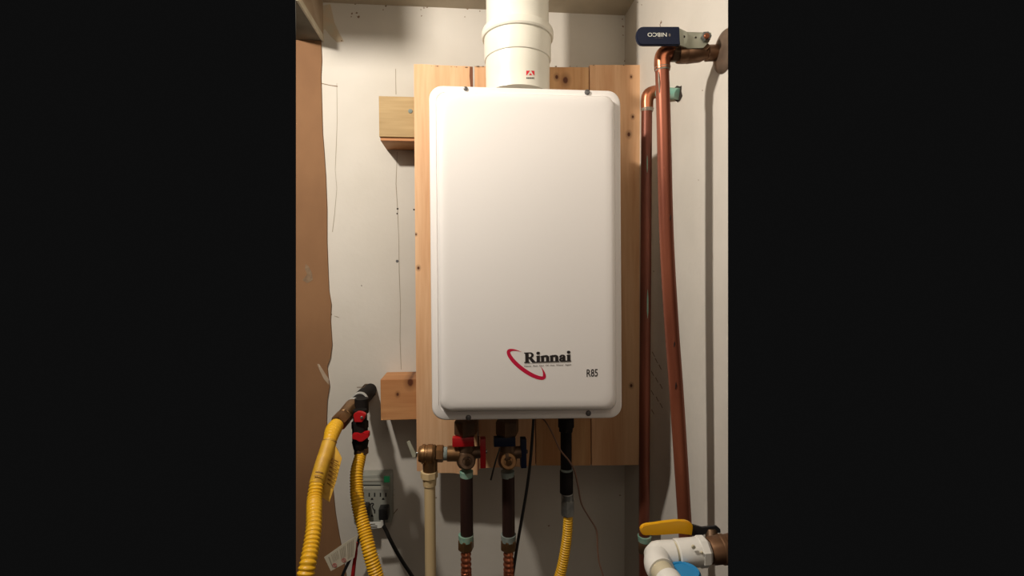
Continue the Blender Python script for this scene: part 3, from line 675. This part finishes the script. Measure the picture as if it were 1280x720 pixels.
# ================================================================== UNDER THE HEATER
UY = .975
def C(px, py, Y=UY): return P(px, py, Y)
def vcyl(name, x, y0, y1, wd, m, par, Y=UY, w1=None, hexa_=False, bev=0, seg=24, phase=.25):
    a, b = C(x, y0, Y), C(x, y1, Y); b = Vector((a.x, Y, b.z)) if abs(y1 - y0) < 400 else b
    bm = bmesh.new()
    if hexa_: hexnut(bm, a, b, rad(wd, a), phase)
    else: cyl(bm, a, b, rad(wd, a), rad(w1, a) if w1 else None, seg, bev)
    return ob(name, bm, m, par, smooth=20 if hexa_ else 35)
def iso_valve(x, label, hm, disc_m, ring_m, xr, bodyw):
    t = thing('isolation_valve', label, 'valve', C(x, 590))
    zt = Q(0, HH, 0).z
    vcyl('union_nut', x, 524, 543, 30, M['brass_dk'], t, hexa_=True)
    vcyl('neck', x, 542, 562, 19, M['brass_dk'], t, w1=22)
    bm = bmesh.new(); c = C(x, 572); r = rad(bodyw, c)
    rings(bm, [c + Vector((0, 0, r * 1.1 * math.cos(k * math.pi / 10))) for k in range(1, 10)], [r * math.sin(k * math.pi / 10) ** .6 for k in range(1, 10)], 24); ob('body', bm, M['brass_dk'], t)
    # front port cap facing the camera
    bm = bmesh.new(); c0 = C(x + 1.5, 576, UY); c1 = P(x + 1.5, 576.5, UY - .022); rd = rad(21, c1)
    lathe(bm, c0, c1, [(0, rd * .9), (.55, rd * .9), (.6, rd), (.9, rd), (1, rd * .88), (1, rd * .55), (.93, rd * .5), (.93, .001)], 24); f = ob('drain_port', bm, disc_m, t)
    bm = bmesh.new(); c2 = P(x + 2, 577.5, UY - .019); cyl(bm, c2, c2 - Vector((0, .007, 0)), rd * .36, seg=12, bev=.0006); ob('port_plug', bm, disc_m, f)
    # top handle: a tee block turned towards the left
    bm = bmesh.new(); a = P(x - 17, 557.5, UY - .012); b = P(x + 10, 545, UY - .012); box(bm, (a.x, UY - .020, a.z), (b.x, UY - .004, b.z), .002); ob('upper_handle', bm, hm, t)
    # side stem and vertical handle
    bm = bmesh.new(); cyl(bm, C(x + 8, 566), C(xr, 565), rad(15, C(x, 565)), seg=18); ob('side_stem', bm, M['brass_dk'], t)
    bm = bmesh.new(); a = C(xr - .5, 583.5); b = C(xr + 6.5, 547); box(bm, (a.x, UY - .010, a.z), (b.x, UY + .010, b.z), .002); h = ob('side_handle', bm, hm, t)
    bm = bmesh.new(); a = C(xr + 6, 564.5); cyl(bm, a, a + Vector((.004, 0, 0)), rad(5, a), seg=12, bev=.0005); ob('handle_screw', bm, M['steel'] if hm is M['red'] else M['darksteel'], h)
    vcyl('joint_ring', x + .5, 589, 596, 17, ring_m, t, w1=16)
    return t
iv1 = iso_valve(582.5, 'red-handled isolation valve under the heater on the hot water pipe', M['red'], M['brass_dk'], M['patina'], 600.5, 25)
iv2 = iso_valve(634, 'blue-handled isolation valve under the heater on the cold water pipe', M['blue'], M['brass'], M['greyp'], 651, 25)
def riser(x, label, ring_m, xo):
    t = thing('water_pipe', label, 'pipe', (C(x, 690).x, UY, 0))
    vcyl('tail_pipe', x, 595, 672, 16, M['darkpipe'], t)
    vcyl('joint_ring', x + xo, 668, 676, 19, ring_m, t, w1=18)
    vcyl('nut', x + xo, 673, 687, 20, M['brass'], t, hexa_=True)
    bm = bmesh.new(); pb = C(x + .5, 800)
    corrugated(bm, [(x + xo, 686, UY, 12.5), (x + xo, 700, UY, 13.5), (x + xo + .5, 725, UY, 13.5), (x + xo + .5, 760, UY, 13.5)], .0108, .2, seg=20, extra=[(Vector((C(x, 760).x, UY, .05)), .011)]); ob('flexible_connector', bm, M['copper_flex'], t)
riser(583, 'left dark water pipe with green joint and copper flex below the red valve', M['patina'], -.5)
riser(635.3, 'right dark water pipe with copper flex below the blue valve', M['greyp'], .3)

rv_t = thing('relief_valve', 'brass relief valve with a small grey lever left of the red valve', 'valve', C(536, 590))
bm = bmesh.new(); K = rad(24, C(535, 567)); lathe(bm, C(523, 567.5), C(544.5, 567.5), [(0, K * .5), (.02, K * .72), (.14, K * .84), (.2, K * .86), (.22, K * .98), (.36, K), (.39, K * .93), (.52, K * .93), (.55, K), (.82, K), (.84, K * .92), (.9, K * .98), (1, K * .9)], 26); ob('body', bm, M['brass'], rv_t)
bm = bmesh.new(); a = C(537.5, 568); b = C(537.5, 589); b.x = a.x; cyl(bm, a, b, rad(19, a), rad(18, a), 24, bev=.0015); ob('outlet_port', bm, M['brass'], rv_t)
bm = bmesh.new(); hexnut(bm, C(544.5, 567), C(554.5, 567), rad(21, C(550, 567)), .3); ob('union_nut', bm, M['brass'], rv_t, smooth=20)
bm = bmesh.new(); cyl(bm, C(554, 567), C(560, 567), rad(16.5, C(556, 567)), seg=20); ob('thread_tape', bm, M['greyp'], rv_t)
bm = bmesh.new(); cyl(bm, C(559, 567), C(575, 567), rad(19, C(566, 567)), seg=24, bev=.0008); ob('inlet_pipe', bm, M['brass'], rv_t)
lv = plate('test_lever', [(508.4, 552.6), (512, 550.8), (518, 563.5), (520, 567), (519.5, 571.5), (515.5, 571.8), (513.5, 566)], UY - .006, .0022, M['lever'], rv_t, .0003)
bm = bmesh.new(); tubepx(bm, [(516.5, 570, UY - .004, 2.2), (520.5, 570.5, UY, 2.2), (521, 566, UY, 2.2), (525, 567.5, UY, 2.2)], seg=8, step=.001); ob('lever_pin', bm, M['steel'], rv_t)
dp = thing('drain_pipe', 'cream plastic drain pipe running straight down from the brass relief valve', 'pipe', (C(537, 700).x, UY, 0))
vcyl('adapter', 536.5, 588.5, 597, 21.5, M['cpvc'], dp, hexa_=False, bev=.0008, seg=8)
vcyl('socket', 537, 596.5, 607, 17.5, M['cpvc'], dp, w1=16, bev=.0006)
a = C(537.2, 604); bm = bmesh.new(); cyl(bm, a, Vector((a.x, UY, .02)), rad(13.8, a), seg=24); ob('pipe', bm, M['cpvc'], dp)

gp_t = thing('gas_pipe', 'black iron gas pipe with silver nut under the heater', 'pipe', C(708, 643))
vcyl('union', 707.5, 522, 534, 20, M['iron'], gp_t, bev=.001); vcyl('union_nut', 707.5, 533, 539, 19, M['iron'], gp_t, hexa_=True)
vcyl('nipple', 707.6, 538, 589, 14, M['iron'], gp_t); vcyl('thread_ring', 708, 585.5, 588.8, 15, M['greyp'], gp_t)
vcyl('coupling', 708, 588, 616, 16.5, M['iron'], gp_t, bev=.0008); vcyl('thread_tape', 709, 615, 618, 13.5, M['tape'], gp_t)
vcyl('hose_collar', 709, 617.5, 625, 15, M['steel'], gp_t); vcyl('hose_nut', 709.5, 624, 643.5, 18, M['steel'], gp_t, hexa_=True)
h3 = bmesh.new(); corrugated(h3, [(710, 643, UY, 12), (709.8, 655, UY, 12.3), (708.5, 673, UY, 12.6), (704.5, 699, UY, 13), (700, 719, UY, 13.6), (692, 745, UY, 14)], .0050, .16, extra=[(P(680, 800, UY), .0115)])
tag(ob('gas_hose', h3, M['yellow'], loc=P(700, 719, UY)), 'yellow corrugated gas hose hanging from the silver nut under the heater', 'hose', 'yellow gas hoses')

# cords hanging from the heater
bm = bmesh.new(); tubepx(bm, [(667, 524, .99, 3.6), (665.5, 545, .99, 3.8), (662.5, 580, .99, 3.8), (658, 615, .99, 3.8), (652, 650, .99, 3.9), (645.5, 688, .99, 3.9), (641, 720, .99, 3.9), (636, 760, .99, 3.9)], seg=10, step=.01, extra=[(P(600, 850, 1.0), .003)])
tag(ob('hanging_cable', bm, M['black'], loc=P(666, 526, .99)), 'black cord hanging from the heater between the blue valve and gas pipe', 'cord')
bm = bmesh.new(); tubepx(bm, [(678, 523, .98, 1.9), (684, 530, .95, 2), (692, 545, .945, 2.1), (700, 562, .94, 2.1), (712, 577, .95, 2.2), (718.5, 590, .96, 2.2), (723, 610, .97, 2.2), (727, 630, .98, 2.1), (737, 648, 1, 2), (745.5, 663, 1, 2), (747, 685, 1, 1.9), (749, 703, 1, 1.9), (754, 720, 1, 1.9), (760, 745, 1, 1.9)], seg=8, step=.006)
tag(ob('control_wire', bm, M['brownwire'], loc=P(680, 526, .95)), 'thin brown wire wandering down past the black gas pipe', 'wire')
bm = bmesh.new(); tubepx(bm, [(625, 560, .955, 2), (621, 572, .952, 2), (617, 586, .95, 2.2), (613.5, 600, .95, 2.4)], seg=8, step=.003)
tag(ob('cable_tie', bm, M['black'], loc=P(622, 565, .95)), 'short black tie end dangling left of the blue-handled valve', 'cable tie')

# ================================================================== LEFT: GAS BRANCH, HOSES
gb = thing('gas_pipe', 'black iron gas pipe coming out of the back wall toward two yellow hoses', 'pipe', P(450, 520, 1.05))
pA, pB = P(463, 487, WY - .001), P(439, 511, 1.04)
bm = bmesh.new(); cyl(bm, pA, pB, rad(15.5, pA), rad(15.5, pA), 24); ob('pipe', bm, M['iron'], gb)
bm = bmesh.new(); a, b = pA.lerp(pB, .30), pA.lerp(pB, .58); cyl(bm, a, b, rad(18.5, pA), seg=24, bev=.001); ob('coupling', bm, M['iron'], gb)
bm = bmesh.new(); a, b = pA.lerp(pB, .58), pA.lerp(pB, .61); cyl(bm, a, b, rad(18.8, pA), seg=24); ob('thread_tape', bm, M['tape'], gb)
bm = bmesh.new(); a, b = pA.lerp(pB, .86), pA.lerp(pB, .90); cyl(bm, a, b, rad(18, pA), seg=24); ob('thread_tape', bm, M['tape'], gb)
pC = P(421, 531, .955)
bm = bmesh.new(); a = pB; b = pB.lerp(pC, .55); cyl(bm, pB + (pB - pC).normalized() * .012, b, rad(21, a), rad(19, b), 26, bev=.0015); ob('tee', bm, M['brass'], gb)
bm = bmesh.new(); a, b = pB.lerp(pC, .45), pB.lerp(pC, .98); hexnut(bm, a, b, rad(21, b)); ob('hose_nut', bm, M['brass'], gb, smooth=20)
VX = 1.0
gv = thing('gas_valve', 'black gas shut-off valve with red handles below the wall pipe', 'valve', P(451, 562, VX))
def g(name, x, y0, y1, wd, m, Y=VX, w1=None, hx=False, bev=0): return vcyl(name, x, y0, y1, wd, m, gv, Y, w1, hx, bev)
g('upper_elbow', 452, 498, 516, 17, M['iron'], 1.03); g('upper_nut', 450, 526, 536, 20.5, M['iron'], hx=True); g('neck', 450, 512, 528, 17, M['iron'])
g('body', 450, 535, 552, 19, M['iron']); g('lower_body', 450.5, 551, 561, 20.5, M['iron'], w1=17, bev=.001); g('hose_nut', 451.5, 559, 568, 17.5, M['brass_dk'], hx=True)
bm = bmesh.new(); o_ = [(441.5, 518), (447, 515), (453, 516), (457, 518.5), (455.5, 524), (452.5, 528.2), (443, 528)]; prism(bm, [P(x, y, VX - .022) for x, y in o_], (0, .012, 0), bev=.0012); hh = ob('upper_handle', bm, M['red'], gv, smooth=50)
bm = bmesh.new(); p = P(452.4, 521.4, VX - .021); cyl(bm, p, p - Vector((0, .004, 0)), rad(3.4, p), seg=10, bev=.0004); ob('handle_screw', bm, M['steel'], hh)
bm = bmesh.new(); o_ = [(440, 543), (446, 542), (450, 544), (455, 541), (461, 540.5), (461, 547), (456, 548.5), (453, 552.5), (448, 552.5), (446, 549), (440, 549.5)]; prism(bm, [P(x, y, VX - .024) for x, y in o_], (0, .014, 0), bev=.0012); ob('lower_handle', bm, M['red'], gv, smooth=50)

h1 = thing('gas_hose', 'thick yellow corrugated gas hose at far left with a yellow tag', 'hose', P(388, 700, .76), 'yellow gas hoses')
bm = bmesh.new(); corrugated(bm, [(420.5, 531.5, .95, 17.5), (416.5, 538, .93, 19.5), (413.5, 547, .91, 17.5), (411.5, 554, .90, 16.5)], .0062, .05, seg=24); ob('upper_hose', bm, M['yellow'], h1)
bm = bmesh.new(); tubepx(bm, [(412, 551.5, .901, 17.4), (408, 565, .885, 18), (402, 583, .865, 18), (396, 604, .85, 18)], seg=24, step=.004); wr = ob('label_wrap', bm, M['yellowtag'], h1)
bm = bmesh.new(); tubepx(bm, [(412.2, 551, .901, 17.9), (411.8, 552.4, .90, 17.9)], seg=24, step=.001); ob('band', bm, M['tagprint'], h1)
bm = bmesh.new(); tubepx(bm, [(396.2, 603.4, .85, 18.4), (395.8, 605, .85, 18.4)], seg=24, step=.001); ob('band', bm, M['tagprint'], h1)
bm = bmesh.new(); corrugated(bm, [(396, 603, .85, 17.5), (393.3, 623, .83, 18.6), (392.8, 642, .80, 19), (392.3, 659, .78, 19.5), (389.5, 680, .76, 20.3), (385.5, 702, .74, 21), (381.5, 722, .73, 22), (378, 745, .72, 22)], .0066, .15, seg=24, extra=[(P(378, 800, .72), .013)]); ob('lower_hose', bm, M['yellow'], h1)
tagY = .872
bm = bmesh.new(); prism(bm, [P(x, y, Y) for x, y, Y in ((417.5, 555, .893), (421.5, 561, .893), (427.3, 573, .885), (420, 602, .87), (411.8, 627.5, .855), (403.5, 622.5, .855), (402, 606, .86), (408, 580, .875))], (0, .0012, 0)); tg = ob('tag', bm, M['yellowtag'], h1, smooth=0)
bm = bmesh.new()
for k in range(7):
    t = k / 7; x0, y0 = 412.5 - t * 6 + 1.5, 572 + t * 36; x1, y1 = 423 - t * 7, 577 + t * 36
    Yq = lambda y: .8815 - (y - 565) * .00046
    flatpoly(bm, [P(x0, y0, Yq(y0)), P(x1, y1, Yq(y1)), P(x1 - .3, y1 + 1.6, Yq(y1)), P(x0 - .3, y0 + 1.6, Yq(y0))])
ob('tag_print', bm, M['tagprint'], tg, smooth=0)
bm = bmesh.new()     # lettering lines on the wrap
for k in range(9):
    t = k / 8; cxp, cyp, Yp = 409.5 - t * 12, 560 + t * 38, .893 - t * .042
    c_ = P(cxp, cyp, Yp); r_ = rad(18.4, c_); dx = P(402, 583, .865) - P(408, 565, .885); dx.normalize(); sx = frame_of(dx)[0]; fx = sx.cross(dx); fx = fx if fx.y < 0 else -fx
    if sx.x < 0: sx = -sx
    ps = []
    for e in (0, 1):
        row = [c_ + dx * (e * .0016) + (sx * math.sin(q) + fx * math.cos(q)) * r_ for q in (-.2, .2, .6, .9)]
        ps.append(row)
    for i in range(3): flatpoly(bm, [ps[0][i], ps[0][i + 1], ps[1][i + 1], ps[1][i]])
ob('wrap_print', bm, M['tagprint'], wr, smooth=0)
bm = bmesh.new(); corrugated(bm, [(452, 565, 1.0, 13.5), (449.5, 574, .99, 15), (446, 590, .97, 16.2), (445.8, 608, .955, 16.5), (447, 625, .94, 16.8), (450.5, 643, .93, 17), (455, 660, .92, 17.2), (462, 690, .90, 17.5), (470, 718, .89, 17.8), (477, 745, .88, 18)], .0052, .15, extra=[(P(486, 800, .88), .0135)])
tag(ob('gas_hose', bm, M['yellow'], loc=P(470, 718, .89)), 'yellow corrugated gas hose curving down in front of the grey outlet', 'hose', 'yellow gas hoses')

# ================================================================== OUTLET, PLUGS, CORDS, TAGS
OF = 1.196
ot = thing('surge_outlet', 'grey six-socket wall outlet with a green light behind the yellow hose', 'outlet', P(467, 655, WY))
a, b = P(442, 656, OF), P(489, 593, OF)
bm = bmesh.new(); box(bm, (a.x, OF, a.z), (b.x, WY - .0003, b.z), .004); ob('housing', bm, M['outlet'], ot)
def op(x, y, off=.0006): return P(x, y, OF - off)
def orect(name, x0, y0, x1, y1, m, off=.0012, par=ot):
    bm = bmesh.new(); prism(bm, [op(x0, y0, off), op(x1, y0, off), op(x1, y1, off), op(x0, y1, off)], (0, off + .0005, 0)); return ob(name, bm, m, par, smooth=0)
orect('socket_face', 444.5, 611.5, 485.5, 653, M['outlet'], .003)
orect('trim_strip', 445, 608.5, 485.5, 611.8, M['outlet2'], .0036)
orect('trim_strip', 445, 599, 479.5, 601.5, M['outlet2'], .0016)
orect('printed_line', 454, 606, 476, 607.2, M['slot'], .0008)
orect('indicator_light', 480, 595.5, 487, 603, M['led'], .002)
for cx in (451, 465, 479):
    for cy in (618.5, 639.5):
        bm = bmesh.new()
        for dx in (-3.5, 3.3):
            prism(bm, [op(cx + dx - .8, cy - 2.4, .0034), op(cx + dx + .8, cy - 2.4, .0034), op(cx + dx + .8, cy + 2.4, .0034), op(cx + dx - .8, cy + 2.4, .0034)], (0, .001, 0))
        prism(bm, [op(cx - 1.8, cy + 6.3, .0034), op(cx + 1.8, cy + 6.3, .0034), op(cx + 1, cy + 4, .0034), op(cx - 1, cy + 4, .0034)], (0, .001, 0))
        ob('socket_slots', bm, M['slot'], ot, smooth=0)
bm = bmesh.new(); tubepx(bm, [(463, 631, OF - .0035, 1.1), (464.5, 629, OF - .0035, 1.1), (467, 630, OF - .0035, 1.1), (465, 633, OF - .0035, 1.1), (468, 638, OF - .0035, 1.4)], seg=6, step=.001); ob('centre_screw_mark', bm, M['slot'], ot)
def plug(x0, x1, y0, y1, label, cordpts):
    t = thing('power_plug', label, 'plug', P((x0 + x1) / 2, y1, OF - .02))
    a, b = P(x0, y1, OF - .030), P(x1, y0, OF - .030)
    bm = bmesh.new(); box(bm, (a.x, OF - .030, a.z), (b.x, OF - .0038, b.z), .004); ob('plug_body', bm, M['black'], t)
    bm = bmesh.new(); tubepx(bm, cordpts, seg=10, step=.005); ob('cord', bm, M['black'], t); return t
plug(473, 485, 636, 651, 'black plug in the lower right socket of the grey outlet, cord running down right',
     [(478.5, 650, OF - .02, 5), (479, 656, OF - .022, 4.8), (483, 664, OF - .025, 4.6), (488.5, 676, OF - .03, 4.6), (496, 690, OF - .03, 4.6), (505, 705, OF - .03, 4.6), (515, 720, OF - .03, 4.6), (530, 745, OF - .03, 4.6)])
plug(449, 460, 633, 651, 'black plug half hidden by the yellow hose on the grey outlet',
     [(454.5, 650, OF - .02, 4.6), (452, 660, OF - .02, 4.4), (447, 680, OF - .02, 4.2), (437, 700, OF - .02, 4), (428, 720, OF - .02, 4), (420, 745, OF - .02, 4)])
wt = thing('cord_tag', 'small white printed tag wrapped on the plug cord under the outlet', 'tag', P(468, 661, 1.155))
bm = bmesh.new(); prism(bm, [P(x, y, 1.155) for x, y in ((456, 652.8), (475.5, 652.2), (476, 650.3), (478.8, 650.5), (479.3, 656.2), (476.5, 659.8), (458, 661.5))], (0, .0008, 0)); tq = ob('paper', bm, M['white'], wt, smooth=0)
bm = bmesh.new()
for x0, y0, x1, y1 in ((459, 655.3, 469, 654.6), (459.5, 657.6, 471.5, 657), (459.5, 659.4, 471.5, 658.8)): flatpoly(bm, [P(x, y, 1.1546) for x, y in ((x0, y0), (x1, y1), (x1, y1 + .9), (x0, y0 + .9))])
ob('print', bm, M['print'], tq, smooth=0)
rt = thing('warning_tag', 'creased white paper warning tag hanging at the red wire, lower left', 'tag', P(425, 712, 1.05))
TY = 1.03
o_ = [(405.2, 696.6), (426, 682), (435, 676), (445.8, 669.5), (445, 684), (443, 697), (428, 706), (413.5, 713.8)]
bm = bmesh.new(); prism(bm, [P(x, y, TY + .0008 * (x - 425) * .3) for x, y in o_], (0, .0008, 0)); tq = ob('paper', bm, M['paper'], rt, smooth=0)
def tp(s, t):      # s along the tag, t across it
    x = 405.2 + (445.4 - 405.2) * s + 8.3 * t * (1 - s) - 2 * t * s; y = 696.6 + (669.5 - 696.6) * s + 17.2 * t * (1 - s) + 27 * t * s
    return P(x, y, TY + .0008 * (x - 425) * .3 - .0006)
bm = bmesh.new()
for (s0, s1, t0, t1) in ((.10, .13, .15, .85), *[(.20 + k * .045, .215 + k * .045, .12, .60) for k in range(5)], *[(.47 + k * .04, .485 + k * .04, .12, .70) for k in range(5)], *[(.72 + k * .045, .735 + k * .045, .1, .9) for k in range(5)]):
    flatpoly(bm, [tp(s0, t0), tp(s1, t0), tp(s1, t1), tp(s0, t1)])
ob('print', bm, M['mark'], tq, smooth=0)
for s, t in ((.20, .80), (.56, .83)):
    bm = bmesh.new(); c0 = tp(s, t) - Vector((0, .0003, 0)); r_ = rad(5.6, c0)
    for k in range(14):
        a0, a1 = k * 6.2832 / 14, (k + 1) * 6.2832 / 14
        flatpoly(bm, [c0 + Vector((math.cos(q) * rq, 0, math.sin(q) * rq)) for q, rq in ((a0, r_), (a1, r_), (a1, r_ * .62), (a0, r_ * .62))])
    flatpoly(bm, [c0 + Vector((x * r_, 0, z * r_)) for x, z in ((-.6, .3), (-.3, .6), (.6, -.3), (.3, -.6))]); ob('warning_mark', bm, M['pink'], tq, smooth=0)
bm = bmesh.new(); tubepx(bm, [(445.6, 678, 1.045, 3), (445, 690, 1.045, 4), (443, 703, 1.045, 4.5), (441, 720, 1.045, 5), (438, 745, 1.045, 5)], seg=10, step=.006)
tag(ob('red_wire', bm, M['red2'], loc=P(441, 720, 1.045)), 'short red wire hanging beside the white warning tag', 'wire')
